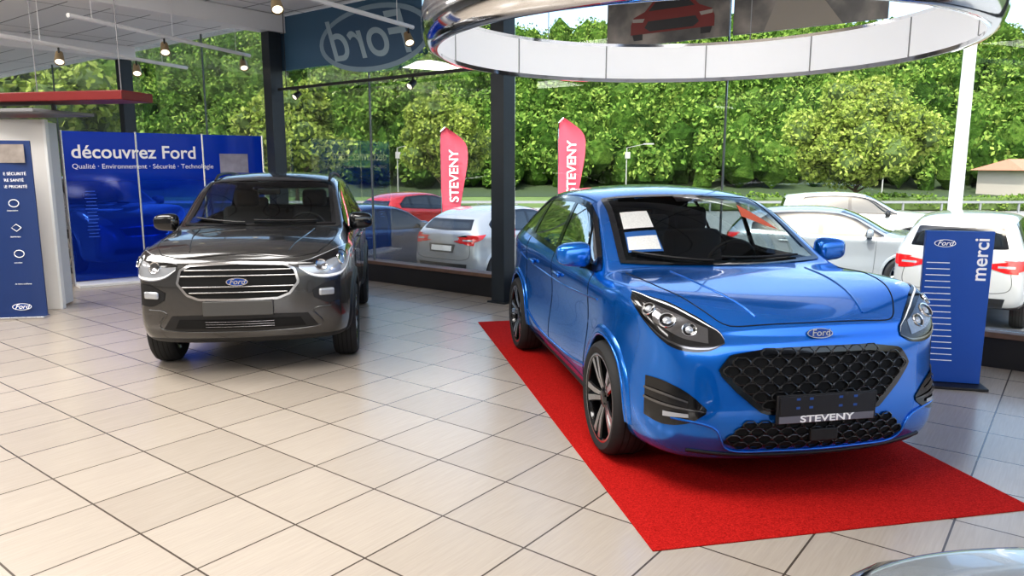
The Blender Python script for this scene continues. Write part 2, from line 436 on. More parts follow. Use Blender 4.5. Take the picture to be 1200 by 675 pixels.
def handles(C,ys,z=.93,mat=None):
    for y in ys:
        h,n=cast(C['bvh'],'S',(y,z))
        for sg in(1,-1): rbox('door_handle',(sg*(h.x+.016),y,z),(.025,.18,.028),mat or C['paint'],C['root'],.01)
def wipers(C):
    W=C['S']['win']
    for (x0,x1) in((.5,-.05),(-.12,-.58)):
        p=[]
        for t in np.linspace(0,1,8):
            x=x0+(x1-x0)*t; y=W['c']+.035+.05*t+W['cb']*(x/.6)**2
            h,n=cast(C['bvh'],'T',(x,y)); p.append(h+n*.018)
        mb=MB(); mb.tube(p,.008,6); mb.obj('wiper',[BLACKP],C['root'])
def plate(C,z,y,mat=BLACKP,txt='STEVENY',w=.52):
    r=C['root']
    rbox('plate_holder',(0,y,z),(w+.02,.015,.15),mat,r,.004)
    rbox('plate_field',(0,y-.009,z+.018),(w-.01,.004,.10),P('plate_black',(.018,.018,.022),.35),r,.002)
    rbox('plate_strip',(0,y-.009,z-.052),(w-.005,.004,.036),P('plate_strip_grey',(.16,.16,.19),.4),r,.001)
    text('plate_text',txt,.048,WHITETXT,r,(0,y-.0115,z-.053),(math.pi/2,0,0),bold=.001,sx=1.5)
    mb=MB()
    for x in(-.16,-.09,.07,.15): 
        for zz in(.035,-.01): mb.box((x,y-.0115,z+.018+zz),(.02,.001,.012))
    mb.obj('plate_clips',[P('clip_blue',(.02,.08,.3),.4)],r)

PUMA=dict(wb=2.588,wr=.340,ra=.368,wx=.80,fl=.045,mid=.945,dash=.95,
 st=[-1.98,-1.90,-1.76,-1.60,-1.42,-1.26,-1.14,-1.03,-.89,-.68,-.43,-.16,.22,.6,.95,1.25,1.5,1.7,1.86],
 w=[(-1.98,.73),(-1.9,.80),(-1.76,.855),(-1.58,.875),(-1.3,.875),(-.8,.865),(0,.86),(.8,.87),(1.3,.885),(1.6,.87),(1.86,.80)],
 zb=[(-1.98,.19),(-1.7,.18),(1.4,.2),(1.86,.3)],
 zs=[(-1.98,.81),(-1.9,.90),(-1.76,.995),(-1.58,1.035),(-1.38,1.035),(-.9,1.0),(0,1.0),(.8,1.05),(1.3,1.09),(1.86,1.06)],
 zc=[(-1.98,.915),(-1.9,.96),(-1.76,1.0),(-1.60,1.025),(-1.42,1.05),(-1.26,1.07),(-1.14,1.085),(-1.03,1.12),(-.89,1.205),(-.68,1.335),(-.43,1.46),(-.16,1.535),(.22,1.565),(.6,1.56),(.95,1.54),(1.25,1.51),(1.5,1.47),(1.86,1.40)],
 xr=[(-1.98,.58),(-1.76,.68),(-1.35,.71),(-1.14,.72),(-1.03,.72),(-.89,.705),(-.43,.635),(-.1,.60),(.6,.59),(1.25,.57),(1.86,.50)],
 cr=[(-1.98,.03),(-1.76,-.025),(-1.4,-.015),(-1.14,.025),(-1.03,.06),(-.89,.085),(-.68,.085),(-.43,.06),(-.1,.05),(1.86,.05)],
 fo=[.06,-.01,-.03,.0,.02,.04,.06,.07,.08],fb=.14,ro=[0,.05,.08,.05,.0,-.05,-.14,-.27,-.36],rb=.07,
 win=dict(c=-1.12,cb=.16,t=-.28,ct=.10,r=1.42,rt=1.1,bp=[.16,.96]))
ECO=dict(wb=2.519,wr=.335,ra=.385,wx=.765,fl=.025,mid=.98,dash=1.02,
 st=[-1.95,-1.88,-1.75,-1.58,-1.4,-1.2,-1.06,-.95,-.8,-.6,-.38,-.12,.2,.6,1.0,1.35,1.6,1.78,1.9],
 w=[(-1.95,.74),(-1.88,.79),(-1.75,.83),(-1.5,.85),(-1.2,.855),(0,.85),(1.3,.86),(1.6,.85),(1.9,.80)],
 zb=[(-1.95,.30),(-1.7,.25),(1.4,.26),(1.9,.36)],
 zs=[(-1.95,.93),(-1.88,.97),(-1.75,1.01),(-1.5,1.035),(-1.2,1.04),(-.9,1.045),(0,1.06),(1,1.11),(1.9,1.12)],
 zc=[(-1.95,1.03),(-1.88,1.07),(-1.75,1.10),(-1.58,1.125),(-1.4,1.14),(-1.2,1.155),(-1.06,1.165),(-.95,1.20),(-.8,1.29),(-.6,1.41),(-.38,1.53),(-.12,1.61),(.2,1.645),(.6,1.65),(1,1.635),(1.35,1.61),(1.9,1.55)],
 xr=[(-1.95,.60),(-1.75,.67),(-1.3,.70),(-1.06,.725),(-.95,.72),(-.8,.705),(-.38,.65),(0,.625),(.6,.62),(1.35,.60),(1.9,.55)],
 cr=[(-1.95,.05),(-1.7,.04),(-1.06,.04),(-.95,.06),(-.8,.09),(-.6,.09),(-.38,.06),(0,.045),(1.9,.05)],
 fo=[.07,.01,-.02,-.02,-.01,.01,.03,.05,.06],fb=.13,ro=[0,.05,.07,.05,.02,.0,-.05,-.10,-.15],rb=.06,
 win=dict(c=-1.04,cb=.14,t=-.24,ct=.09,r=1.55,rt=1.35,bp=[.22,1.05]))

def paintmat(name,col,metal=.5,rough=.28,clad=None):
    m=P(name,col,rough,metal,coat=1)
    if clad is not None:
        nt=m.node_tree; b=nt.nodes['Principled BSDF']
        tc=nt.nodes.new('ShaderNodeTexCoord'); sp=nt.nodes.new('ShaderNodeSeparateXYZ'); nt.links.new(tc.outputs['Object'],sp.inputs[0])
        lt=nt.nodes.new('ShaderNodeMath'); lt.operation='LESS_THAN'; lt.inputs[1].default_value=clad; nt.links.new(sp.outputs['Z'],lt.inputs[0])
        mx=nt.nodes.new('ShaderNodeMixRGB'); mx.inputs[1].default_value=(*col,1); mx.inputs[2].default_value=(.013,.013,.014,1)
        nt.links.new(lt.outputs[0],mx.inputs[0]); nt.links.new(mx.outputs[0],b.inputs['Base Color'])
        for nm,v0,v1 in(('Metallic',metal,0),('Roughness',rough,.5),('Coat Weight',1,0)):
            mr=nt.nodes.new('ShaderNodeMapRange'); mr.inputs['To Min'].default_value=v0; mr.inputs['To Max'].default_value=v1
            nt.links.new(lt.outputs[0],mr.inputs['Value']); nt.links.new(mr.outputs[0],b.inputs[nm])
    return m

def inpoly(p,poly):
    x,y=p; c=False; n=len(poly)
    for i in range(n):
        x1,y1=poly[i];x2,y2=poly[(i+1)%n]
        if (y1>y)!=(y2>y) and x<(x2-x1)*(y-y1)/(y2-y1)+x1: c=not c
    return c
def honeycomb(C,name,poly,cw,ch,mat,off=.012):
    mb=MB(); x0=min(p[0] for p in poly);x1=max(p[0] for p in poly);z0=min(p[1] for p in poly);z1=max(p[1] for p in poly)
    r=0; z=z1-ch*.4
    hexo=[(-.5,.14),(-.24,.5),(.24,.5),(.5,.14),(.5,-.14),(.24,-.5),(-.24,-.5),(-.5,-.14)]
    while z>z0-ch:
        x=-math.ceil(-x0/cw)*cw+(cw/2 if r%2 else 0)
        while x<x1+cw:
            if inpoly((x,z),poly):
                vs=[]
                h0,n0=cast(C['bvh'],'F',(x,z))
                for sc,of in((1.0,off),(.84,off+.003),(.74,off-.012)):
                    for (a,b) in hexo:
                        h,n=cast(C['bvh'],'F',(x+a*cw*sc,z+b*ch*1.3*sc)); vs.append(h+n0*of)
                fs=[(k*8+i,k*8+(i+1)%8,(k+1)*8+(i+1)%8,(k+1)*8+i) for k in range(2) for i in range(8)]
                mb.add(vs,fs)
            x+=cw
        z-=ch; r+=1
    return mb.obj(name,[mat],C['root'],ang=25)

def mixc(up,lo,t): return [tuple(np.array(a)*(1-t)+np.array(b)*t) for a,b in zip(up,lo)]
def puma():
    blue=paintmat('blue_car_paint',(.0,.15,.58),.6,.19)
    C=build_body('crossover_car',PUMA,blue,(1.185,5.66),math.radians(10.7),3,True)
    r=C['root']; r.scale=(1.02,1,1); wheels(C,'twin',.225); arch_lips(C,blue,.055,.012,.012); mirrors(C,blue,-.70,1.13,.86)
    interior(C); doorlines(C,(-.84,.19,1.0)); handles(C,(-.01,.80),.90); wipers(C)
    top=[(-.51,.69),(-.46,.755),(-.27,.785),(0,.79),(.27,.785),(.46,.755),(.51,.69)]
    bot=[(-.51,.68),(-.43,.59),(-.31,.485),(0,.47),(.31,.485),(.43,.59),(.51,.68)]
    grid(C,'grille_recess',top,bot,'F',VOID,.003,36,8)
    poly=top+bot[::-1]
    ribbon(C,'grille_frame',poly,'F',BLACKG,.018,.014,.014,n=90)
    honeycomb(C,'grille_honeycomb',poly,.092,.043,GRL,.014)
    t2=[(-.40,.425),(.40,.425)]; b2=[(-.50,.32),(-.45,.295),(.45,.295),(.50,.32)]
    grid(C,'lower_intake',t2,b2,'F',VOID,.003,30,6,smooth=False)
    honeycomb(C,'lower_intake_mesh',[(-.41,.43),(.41,.43),(.48,.30),(-.48,.30)],.075,.036,GRL,.010)
    h,n=cast(C['bvh'],'F',(0,.355)); rbox('bumper_sensor',(0,h.y-.01,.36),(.15,.03,.065),BLACKP,r,.005)
    line(C,'splitter',[(-.66,.265),(-.4,.242),(0,.238),(.4,.242),(.66,.265)],'F',.012,BLACKP,False,30,0)
    line(C,'intake_blade',[(-.74,.44),(-.55,.40),(-.46,.275),(-.2,.268),(.2,.268),(.46,.275),(.55,.40),(.74,.44)],'F',.008,blue,False,60,.004)
    up2=[(.60,-2.1,.50),(.68,-2.03,.575),(.77,-1.93,.62),(.84,-1.82,.625)]
    lo2=[(.605,-2.1,.475),(.68,-2.05,.42),(.77,-1.95,.40),(.84,-1.84,.42)]
    grid(C,'corner_intake',up2,lo2,'N',BLACKG,.006,16,8,True)
    grid(C,'corner_intake_fin',mixc(up2,lo2,.26)[1:],mixc(up2,lo2,.32)[1:],'N',CHROMED,.014,14,2,True)
    grid(C,'corner_intake_fin_lower',mixc(up2,lo2,.50),mixc(up2,lo2,.56),'N',CHROMED,.014,14,2,True)
    grid(C,'corner_fog_lamp',mixc(up2,lo2,.68)[1:3],mixc(up2,lo2,.80)[1:3],'N',LAMPW,.013,10,3,True)
    up=[(.50,-2.05,.87),(.57,-1.99,.98),(.67,-1.88,1.065),(.78,-1.74,1.10),(.85,-1.60,1.075)]
    lo=[(.50,-2.06,.845),(.58,-2.05,.795),(.71,-1.98,.79),(.81,-1.87,.855),(.87,-1.64,1.01)]
    grid(C,'headlamp_housing',up,lo,'N',BLACKG,.006,24,12,True)
    grid(C,'headlamp_reflector',mixc(up,lo,.30)[1:4],mixc(up,lo,.76)[1:4],'N',CHROMED,.008,20,6,True)
    grid(C,'daytime_lamp',mixc(up,lo,.10)[0:5],mixc(up,lo,.16)[0:5],'N',LAMPL,.010,22,2,True)
    grid(C,'headlamp_lower_trim',mixc(up,lo,.90),mixc(up,lo,.94),'N',CHROMED,.010,22,2,True)
    cc=resample(mixc(up,lo,.55),20)
    for k,rad in((6,.038),(10,.044),(14,.036)):
        h,n=cast(C['bvh'],'N',cc[k])
        for sg in(1,-1):
            hh=Vector((h.x*sg,h.y,h.z)); nn=Vector((n.x*sg,n.y,n.z))
            mb=MB(); mb.lathe([(.006,rad),(.014,rad*.95),(.012,rad*.85)],28,0,'Z'); mb.lathe([(.012,rad*.85),(.008,rad*.5)],28,2,'Z'); mb.lathe([(.008,rad*.5),(.014,rad*.3),(.016,.0001)],28,1,'Z')
            mb.obj('headlamp_projector',[CHROME,LAMPW,BLACKG],r,hh,nn.to_track_quat('Z','Y').to_euler())
    line(C,'bonnet_gap',[(.70,-1.13),(.70,-1.38),(.66,-1.6),(.58,-1.8),(.50,-1.93)],'T',.0035)
    line(C,'bonnet_front_gap',[(-.50,-1.93),(-.4,-1.985),(0,-2.02),(.4,-1.985),(.50,-1.93)],'T',.0035,mirror=False)
    line(C,'bonnet_crease',[(.44,-1.18),(.40,-1.55),(.30,-1.95)],'T',.006,blue,True)
    line(C,'side_crease',[(-1.1,.90),(-.6,.86),(0,.84),(.8,.87),(1.2,.93)],'S',.007,blue,True)
    line(C,'lower_side_crease',[(-.85,.42),(-.3,.36),(.5,.36),(.92,.46)],'S',.012,blue,True)
    line(C,'sill_trim',[(-.9,.225),(.9,.225)],'S',.026,BLACKP,True)
    h,n=cast(C['bvh'],'F',(0,.86)); e=oval(r,h+n*.004,(0,0,0),.14); e.rotation_euler=(math.radians(58),0,0)
    h,n=cast(C['bvh'],'F',(0,.50)); plate(C,.505,h.y-.03)
    PAP=P('paper',(.75,.75,.72),.6,noise=(90,.25)); K=-.08
    def sh(pts): return [(x,y+K) for x,y in pts]
    grid(C,'price_sheet',sh([(-.60,-.80),(-.38,-.84)]),sh([(-.565,-.61),(-.365,-.64)]),'T',P('blue_sheet',(.03,.12,.35),.5),.008,4,4,smooth=False)
    grid(C,'price_sheet_print',sh([(-.59,-.78),(-.39,-.82)]),sh([(-.565,-.66),(-.375,-.69)]),'T',PAP,.010,4,4,smooth=False)
    grid(C,'spec_sheet',sh([(-.56,-.58),(-.365,-.61)]),sh([(-.53,-.40),(-.35,-.43)]),'T',PAP,.008,4,4,smooth=False)
    grid(C,'offer_sticker',sh([(.30,-.52),(.44,-.60)]),sh([(.34,-.36),(.52,-.62)]),'T',P('orange_sticker',(.7,.13,.05),.5),.008,4,4,smooth=False)
    grid(C,'sensor_cluster',sh([(-.10,-.34),(.10,-.34)]),sh([(-.08,-.20),(.08,-.20)]),'T',BLACKG,.007,4,4,smooth=False)
    return C
def eco():
    col=(.080,.079,.079)
    grey=paintmat('grey_car_paint',col,.75,.25,.345)
    greyp=paintmat('grey_trim_paint',col,.75,.25)
    C=build_body('compact_suv',ECO,grey,(-2.48,7.745),math.radians(9),3,True)
    r=C['root']; wheels(C,'five',.205); arch_lips(C,BLACKP,.07,.014,.014); mirrors(C,BLACKG,-.66,1.18,.85)
    interior(C,.4,1.6,.70); doorlines(C,(-.80,.24,1.08),.42); handles(C,(.04,.86),.97,greyp); wipers(C)
    top=[(-.46,.80),(-.435,.90),(-.355,.94),(0,.955),(.355,.94),(.435,.90),(.46,.80)]
    bot=[(-.46,.79),(-.39,.70),(-.30,.665),(0,.66),(.30,.665),(.39,.70),(.46,.79)]
    grid(C,'grille_recess',top,bot,'F',VOID,.003,36,8)
    ribbon(C,'grille_frame',top+bot[::-1],'F',P('satin_chrome',(.55,.55,.56),.2,1),.015,.004,.014,n=100)
    for z,x in((.895,.40),(.85,.43),(.765,.42),(.72,.37)):
        line(C,'grille_bar',[(-x,z),(0,z+.004),(x,z)],'F',.008,P('grille_bar_grey',(.35,.35,.35),.25,1),False,30,.008)
    h,n=cast(C['bvh'],'F',(0,.81)); oval(r,(0,h.y-.022,.81),(math.pi/2,0,0),.165)
    up=[(.46,-2.03,.955),(.57,-1.99,1.0),(.69,-1.88,1.045),(.79,-1.70,1.07),(.83,-1.50,1.06)]
    lo=[(.47,-2.04,.90),(.57,-2.02,.83),(.70,-1.93,.81),(.81,-1.78,.865),(.85,-1.52,1.0)]
    grid(C,'headlamp_housing',up,lo,'N',LAMPW,.006,22,10,True)
    grid(C,'headlamp_dark_mask',mixc(up,lo,.08),mixc(up,lo,.45),'N',BLACKG,.009,22,6,True)
    grid(C,'daytime_lamp',mixc(up,lo,.88),mixc(up,lo,.96),'N',LAMPL,.010,22,2,True)
    cc=resample(mixc(up,lo,.52),20)
    for k,rad in((5,.048),(10,.048)):
        h,n=cast(C['bvh'],'N',cc[k])
        for sg in(1,-1):
            hh=Vector((h.x*sg,h.y,h.z)); nn=Vector((n.x*sg,n.y,n.z))
            mb=MB(); mb.lathe([(.008,rad),(.018,rad*.95),(.014,rad*.8)],28,0,'Z'); mb.lathe([(.014,rad*.8),(.010,rad*.4),(.009,.0001)],28,1,'Z')
            mb.obj('headlamp_projector',[CHROME,CHROMED],r,hh,nn.to_track_quat('Z','Y').to_euler())
    grid(C,'fog_lamp_pod',[(.56,.72),(.67,.775),(.76,.79)],[(.57,.66),(.67,.61),(.76,.62)],'F',BLACKP,.006,12,6,True)
    for sg in(1,-1):
        h,n=cast(C['bvh'],'F',(.67,.70))
        rbox('fog_lamp',(sg*.67,h.y-.010,.70),(.13,.03,.06),LAMPW,r,.02,(0,0,sg*.45))
    grid(C,'lower_bumper_black',[(-.52,.535),(0,.55),(.52,.535)],[(-.60,.42),(0,.405),(.60,.42)],'F',BLACKP,.005,30,8)
    grid(C,'lower_intake',[(-.46,.51),(.46,.51)],[(-.50,.435),(.50,.435)],'F',VOID,.009,30,4,smooth=False)
    for z in(.49,.47,.45): line(C,'lower_intake_bar',[(-.26,z),(.26,z)],'F',.0035,CHROMED,False,12,.012)
    line(C,'bumper_crease',[(-.70,.58),(-.56,.56),(-.60,.42),(0,.40),(.60,.42),(.56,.56),(.70,.58)],'F',.008,greyp,False,60,.0)
    h,n=cast(C['bvh'],'F',(0,.60)); rbox('number_plate',(0,h.y-.022,.60),(.53,.02,.115),P('plate_dark',(.07,.068,.065),.5),r,.006)
    line(C,'bonnet_gap',[(.705,-1.05),(.71,-1.4),(.68,-1.7),(.60,-1.9)],'T',.0035)
    line(C,'bonnet_front_gap',[(-.60,-1.9),(-.4,-1.985),(0,-2.01),(.4,-1.985),(.60,-1.9)],'T',.0035,mirror=False)
    line(C,'bonnet_crease',[(.50,-1.1),(.46,-1.5),(.38,-1.93)],'T',.007,greyp,True)
    line(C,'side_crease',[(-1.0,.93),(0,.92),(1.2,.98)],'S',.008,greyp,True)
    for sg in(1,-1):
        p=[]
        for y in np.linspace(-.1,1.5,12):
            h,n=cast(C['bvh'],'T',(.565,y)); p.append((sg*h.x,h.y,h.z+(.0 if y in(-.1,1.5) else .03)))
        mb=MB(); mb.tube(p,.014,8); mb.obj('roof_rail',[BLACKP],r)
    return C
def sidecar(name,S,col,loc,hd,metal=.4,z0=-.62,level=2,plate_txt=True):
    pm=paintmat('paint_%s_%d'%(name,random.randint(0,99999)),col,metal,.25,.33 if S is ECO else None)
    C=build_body(name,S,pm,loc,math.atan2(hd[0],-hd[1]),level,False,z0)
    r=C['root']; wheels(C,'multi',.2); mirrors(C,pm,-.66,1.10,.87); doorlines(C,(-.80,.22,1.02)); handles(C,(.02,.82),.92,pm)
    arch_lips(C,pm if S is PUMA else BLACKP,.04,.008,.010)
    k=0 if S is PUMA else .04
    grid(C,'grille',[(-.42,.74+k),(0,.76+k),(.42,.74+k)],[(-.34,.60+k),(0,.59+k),(.34,.60+k)],'F',BLACKG,.005,20,4)
    ribbon(C,'grille_frame',[(-.42,.74+k),(0,.76+k),(.42,.74+k),(.34,.60+k),(0,.59+k),(-.34,.60+k)],'F',CHROME,.012,.004,.008,n=60)
    grid(C,'lower_intake',[(-.5,.42),(.5,.42)],[(-.55,.33),(.55,.33)],'F',BLACKP,.005,20,4,smooth=False)
    grid(C,'headlamp',[(.50,-2.04,.85+k),(.69,-1.86,.97+k),(.84,-1.62,1.0+k)],[(.50,-2.06,.80+k),(.72,-1.94,.81+k),(.85,-1.65,.95+k)],'N',LAMPW,.006,16,6,True)
    grid(C,'tail_lamp',[(.40,.98),(.60,1.01),(.74,1.04)],[(.40,.92),(.60,.86),(.74,.85)],'R',REDL,.008,14,5,True)
    grid(C,'tail_lamp_side',[(1.62,1.05),(1.95,1.03)],[(1.72,.97),(1.93,.88)],'S',REDL,.009,8,4,True,False)
    grid(C,'tail_lamp_insert',[(.50,.955),(.70,.955)],[(.50,.925),(.70,.925)],'R',LAMPW,.011,6,2,True,False)
    grid(C,'rear_plate_recess',[(-.34,.86),(.34,.86)],[(-.30,.70),(.30,.70)],'R',P('recess',(.05,.05,.05),.4),.004,8,3,smooth=False)
    grid(C,'rear_plate',[(-.26,.83),(.26,.83)],[(-.26,.73),(.26,.73)],'R',WHITE,.012,6,2,smooth=False)
    grid(C,'rear_bumper_trim',[(-.62,.50),(.62,.50)],[(-.58,.33),(.58,.33)],'R',BLACKP,.006,20,4,smooth=False)
    line(C,'boot_gap',[(-.66,.86),(-.62,.60),(0,.57),(.62,.60),(.66,.86)],'R',.004,mirror=False,n=50)
    return C

puma(); eco()
N=(.613,.79)
sidecar('hatchback_car',PUMA,(.42,.43,.44),(-.15,15.6),N)
sidecar('hatchback_car',PUMA,(.03,.07,.15),(-3.0,15.7),N)
sidecar('hatchback_car',PUMA,(.40,.02,.02),(-3.0,23.2),N,.2)
sidecar('hatchback_car',PUMA,(.34,.37,.40),(6.3,14.6),(.93,-.36))
sidecar('estate_suv',ECO,(.6,.6,.6),(9.4,20.2),(.95,-.3),.1)
sidecar('estate_suv',ECO,(.48,.48,.48),(7.55,11.95),N,.3)
sidecar('hatchback_car',PUMA,(.02,.02,.03),(2.9,22.5),N)
sidecar('hatchback_car',PUMA,(.20,.21,.23),(-7.55,13.15),(.79,-.613),z0=0)
sidecar('hatchback_car',PUMA,(.42,.45,.47),(2.33,.375),(-1,.0),.7,z0=0,level=3)

# ------------------------------------------------------------ room (wall frame)
P0=(-.078,9.435); WA=math.atan2(-.613,.79)
CA,SA=math.cos(WA),math.sin(WA)
def wp(s,t=0,z=0): return (P0[0]+s*CA-t*SA,P0[1]+s*SA+t*CA,z)
def wbox(name,s0,s1,t0,t1,z0,z1,mat,bev=0):
    mb=MB(); mb.box((0,0,0),(s1-s0,t1-t0,z1-z0))
    o=mb.obj(name,[mat],None,wp((s0+s1)/2,(t0+t1)/2,(z0+z1)/2),(0,0,WA),ang=30)
    if bev:
        b=o.modifiers.new('b','BEVEL'); b.width=bev; b.segments=2
    return o
def floor_mat():
    m=bpy.data.materials.new('floor_tiles'); m.use_nodes=True; nt=m.node_tree; b=nt.nodes['Principled BSDF']
    tc=nt.nodes.new('ShaderNodeTexCoord')
    br=nt.nodes.new('ShaderNodeTexBrick'); br.offset=0; br.squash=1
    br.inputs['Scale'].default_value=1; br.inputs['Brick Width'].default_value=.5; br.inputs['Row Height'].default_value=.5
    br.inputs['Mortar Size'].default_value=.005; br.inputs['Mortar Smooth'].default_value=.1
    br.inputs['Color1'].default_value=(.40,.35,.295,1); br.inputs['Color2'].default_value=(.455,.40,.34,1); br.inputs['Mortar'].default_value=(.085,.068,.055,1)
    nt.links.new(tc.outputs['Object'],br.inputs['Vector'])
    mp=nt.nodes.new('ShaderNodeMapping'); mp.inputs['Scale'].default_value=(110,5,1); nt.links.new(tc.outputs['Object'],mp.inputs[0])
    n=nt.nodes.new('ShaderNodeTexNoise'); n.inputs['Scale'].default_value=1; n.inputs['Detail'].default_value=3; nt.links.new(mp.outputs[0],n.inputs['Vector'])
    r=nt.nodes.new('ShaderNodeMapRange'); r.inputs['From Min'].default_value=.3; r.inputs['From Max'].default_value=.7; r.inputs['To Min'].default_value=.94; r.inputs['To Max'].default_value=1.04
    nt.links.new(n.outputs['Fac'],r.inputs['Value'])
    mx=nt.nodes.new('ShaderNodeVectorMath'); mx.operation='SCALE'; nt.links.new(br.outputs['Color'],mx.inputs[0]); nt.links.new(r.outputs[0],mx.inputs['Scale'])
    nt.links.new(mx.outputs[0],b.inputs['Base Color'])
    r2=nt.nodes.new('ShaderNodeMapRange'); r2.inputs['To Min'].default_value=.20; r2.inputs['To Max'].default_value=.27; nt.links.new(n.outputs['Fac'],r2.inputs['Value'])
    nt.links.new(r2.outputs[0],b.inputs['Roughness']); b.inputs['Specular IOR Level'].default_value=.5
    return m
wbox('floor',-18,10,-15,.12,-.6,0,floor_mat())
def ceil_mat():
    m=P('ceiling_panels',(.62,.62,.61),.6); nt=m.node_tree; b=nt.nodes['Principled BSDF']
    tc=nt.nodes.new('ShaderNodeTexCoord'); br=nt.nodes.new('ShaderNodeTexBrick'); br.offset=0
    br.inputs['Scale'].default_value=1; br.inputs['Brick Width'].default_value=2.4; br.inputs['Row Height'].default_value=.6; br.inputs['Mortar Size'].default_value=.012
    br.inputs['Color1'].default_value=(.86,.86,.85,1); br.inputs['Color2'].default_value=(.80,.81,.81,1); br.inputs['Mortar'].default_value=(.22,.22,.22,1)
    nt.links.new(tc.outputs['Object'],br.inputs['Vector']); nt.links.new(br.outputs['Color'],b.inputs['Base Color'])
    return m
wbox('ceiling',-18,10,-15,.3,4.05,4.25,ceil_mat())
WALLM=P('wall_grey',(.40,.40,.41),.7,noise=(1.5,.1))
wbox('wall_back',-18,10,-15.2,-15.0,-.6,4.25,WALLM)
wbox('wall_left',-18.2,-18,-15.2,.12,-.6,4.25,WALLM)
wbox('baseboard_back',-18,10,-15.0,-14.98,0,.12,BLACKP)
PL=P('plinth_dark',(.025,.025,.027),.4,noise=(5,.2)); BRK=P('ledge_brown',(.16,.10,.075),.6,noise=(20,.3))
wbox('wall_window_plinth',-18,10,-.06,.12,-.6,.26,PL)
wbox('trim_1',-18,10,-.09,.14,.261,.31,BRK,.005)
cols=[-9.5,-4.55,.12,5.9]
for s in cols:
    mb=MB(); W2=.20; D2=.20
    mb.box((0,0,2.03),(W2,.02,4.04)); mb.box((0,-D2,2.03),(W2,.02,4.04)); mb.box((0,-D2/2,2.03),(.02,D2-.01,4.04)); mb.box((0,-D2/2,.01),(.28,.30,.02))
    mb.box((W2/2-.005,-D2/2,2.03),(.01,D2-.01,4.04)); mb.box((-W2/2+.005,-D2/2,2.03),(.01,D2-.01,4.04))
    mb.obj('steel_column',[STEEL],None,wp(s,-.11,0),(0,0,WA))
BEAM=P('beam_white',(.82,.82,.82),.5)
for i,s in enumerate(cols):
    wbox('ceiling_beam',s-.14,s+.14,-11,-.02,3.78,4.045,BEAM,.01)
edges=[-18,-13.5,-9.5,-7.0,-4.55,-2.55,.12,2.85,5.9,9.9]
for i in range(len(edges)-1):
    a,b=edges[i],edges[i+1]
    wbox('window_%d'%(i+1),a+.008,b-.008,.02,.03,.311,4.045,WINGLASS)
    if a not in cols and i>0:
        wbox('trim_%d'%(i+2),a-.007,a+.007,.01,.04,.311,4.045,P('joint_grey',(.12,.13,.13),.5))
def spot(parent,loc,aim,mat=BLACKP,s=1.0):
    mb=MB(); mb.lathe([(-.07*s,.0001),(-.07*s,.035*s),(.06*s,.05*s),(.06*s,.042*s)],20,0,'Z'); mb.lathe([(.05*s,.042*s),(.045*s,.0001)],20,1,'Z')
    o=mb.obj('spot_head',[mat,P('spot_lens',(.9,.85,.7),.2,emis=(1,.9,.7),es=1.5)],parent,loc)
    o.rotation_euler=Vector(aim).to_track_quat('Z','Y').to_euler()
tr=empty('track_light',wp(-2.3,-.22,2.9),WA)
rbox('rail',(0,0,0),(4.2,.035,.04),BLACKP,tr,.004)
for x in(-1.9,1.9):
    mb=MB(); mb.tube([(x,0,.02),(x,0,1.145)],.006,6); mb.obj('hanger',[BLACKP],tr)
    mb=MB(); mb.tube([(x,0,0),(x,.2,0)],.012,6); mb.obj('bracket',[BLACKP],tr)
for x in(-1.6,.9): 
    mb=MB(); mb.tube([(x,0,-.02),(x,-.02,-.09)],.012,6); mb.obj('spot_arm',[BLACKP],tr)
    spot(tr,(x,-.03,-.12),(0,-1,-.7))
def ceil_rail(a,b,spots):
    e=empty('track_light',(a[0],a[1],a[2])); a=Vector(a); b=Vector(b)
    mb=MB(); mb.tube([(0,0,0),b-a],.028,8); 
    for t in(.1,.5,.9):
        p=(b-a)*t; mb.tube([p,p+Vector((0,0,4.05-a.z))],.004,5)
    mb.obj('rail',[BEAM],e)
    for t in spots:
        p=(b-a)*t; mb=MB(); mb.tube([p,p+Vector((0,0,-.12))],.012,6); mb.obj('spot_arm',[BLACKP],e)
        spot(e,p+Vector((0,0,-.16)),(.3,-.6,-.8),P('spot_brass',(.35,.27,.16),.4,.5),1.3)
ceil_rail((-7.0,7.5,3.3),(-5.35,12.5,3.3),(.3,.55,.8))
ceil_rail((-2.9,7.0,3.5),(-1.3,10.05,3.5),(.3,.97))
ceil_rail((-5.2,9.0,3.45),(-4.2,12.2,3.45),(.45,.95))
cn=empty('suspended_canopy',(-5.4,8.6,2.34),math.radians(-12))
RED=P('canopy_red',(.16,.012,.012),.4); GRY=P('canopy_grey',(.2,.2,.21),.5)
rbox('red_fascia',(0,0,.12),(2.6,.5,.10),RED,cn,.01); rbox('lower_panel',(-.5,.1,-.03),(1.5,.9,.04),GRY,cn,.01)
mb=MB()
for x in(-1.1,0,1.1): mb.tube([(x,0,.1),(x,0,1.705)],.006,6)
mb.tube([(-.9,.1,-.03),(-.9,.1,.12)],.02,6); mb.tube([(.1,.1,-.03),(.1,.1,.12)],.02,6)
mb.obj('suspension_rods',[GRY],cn)

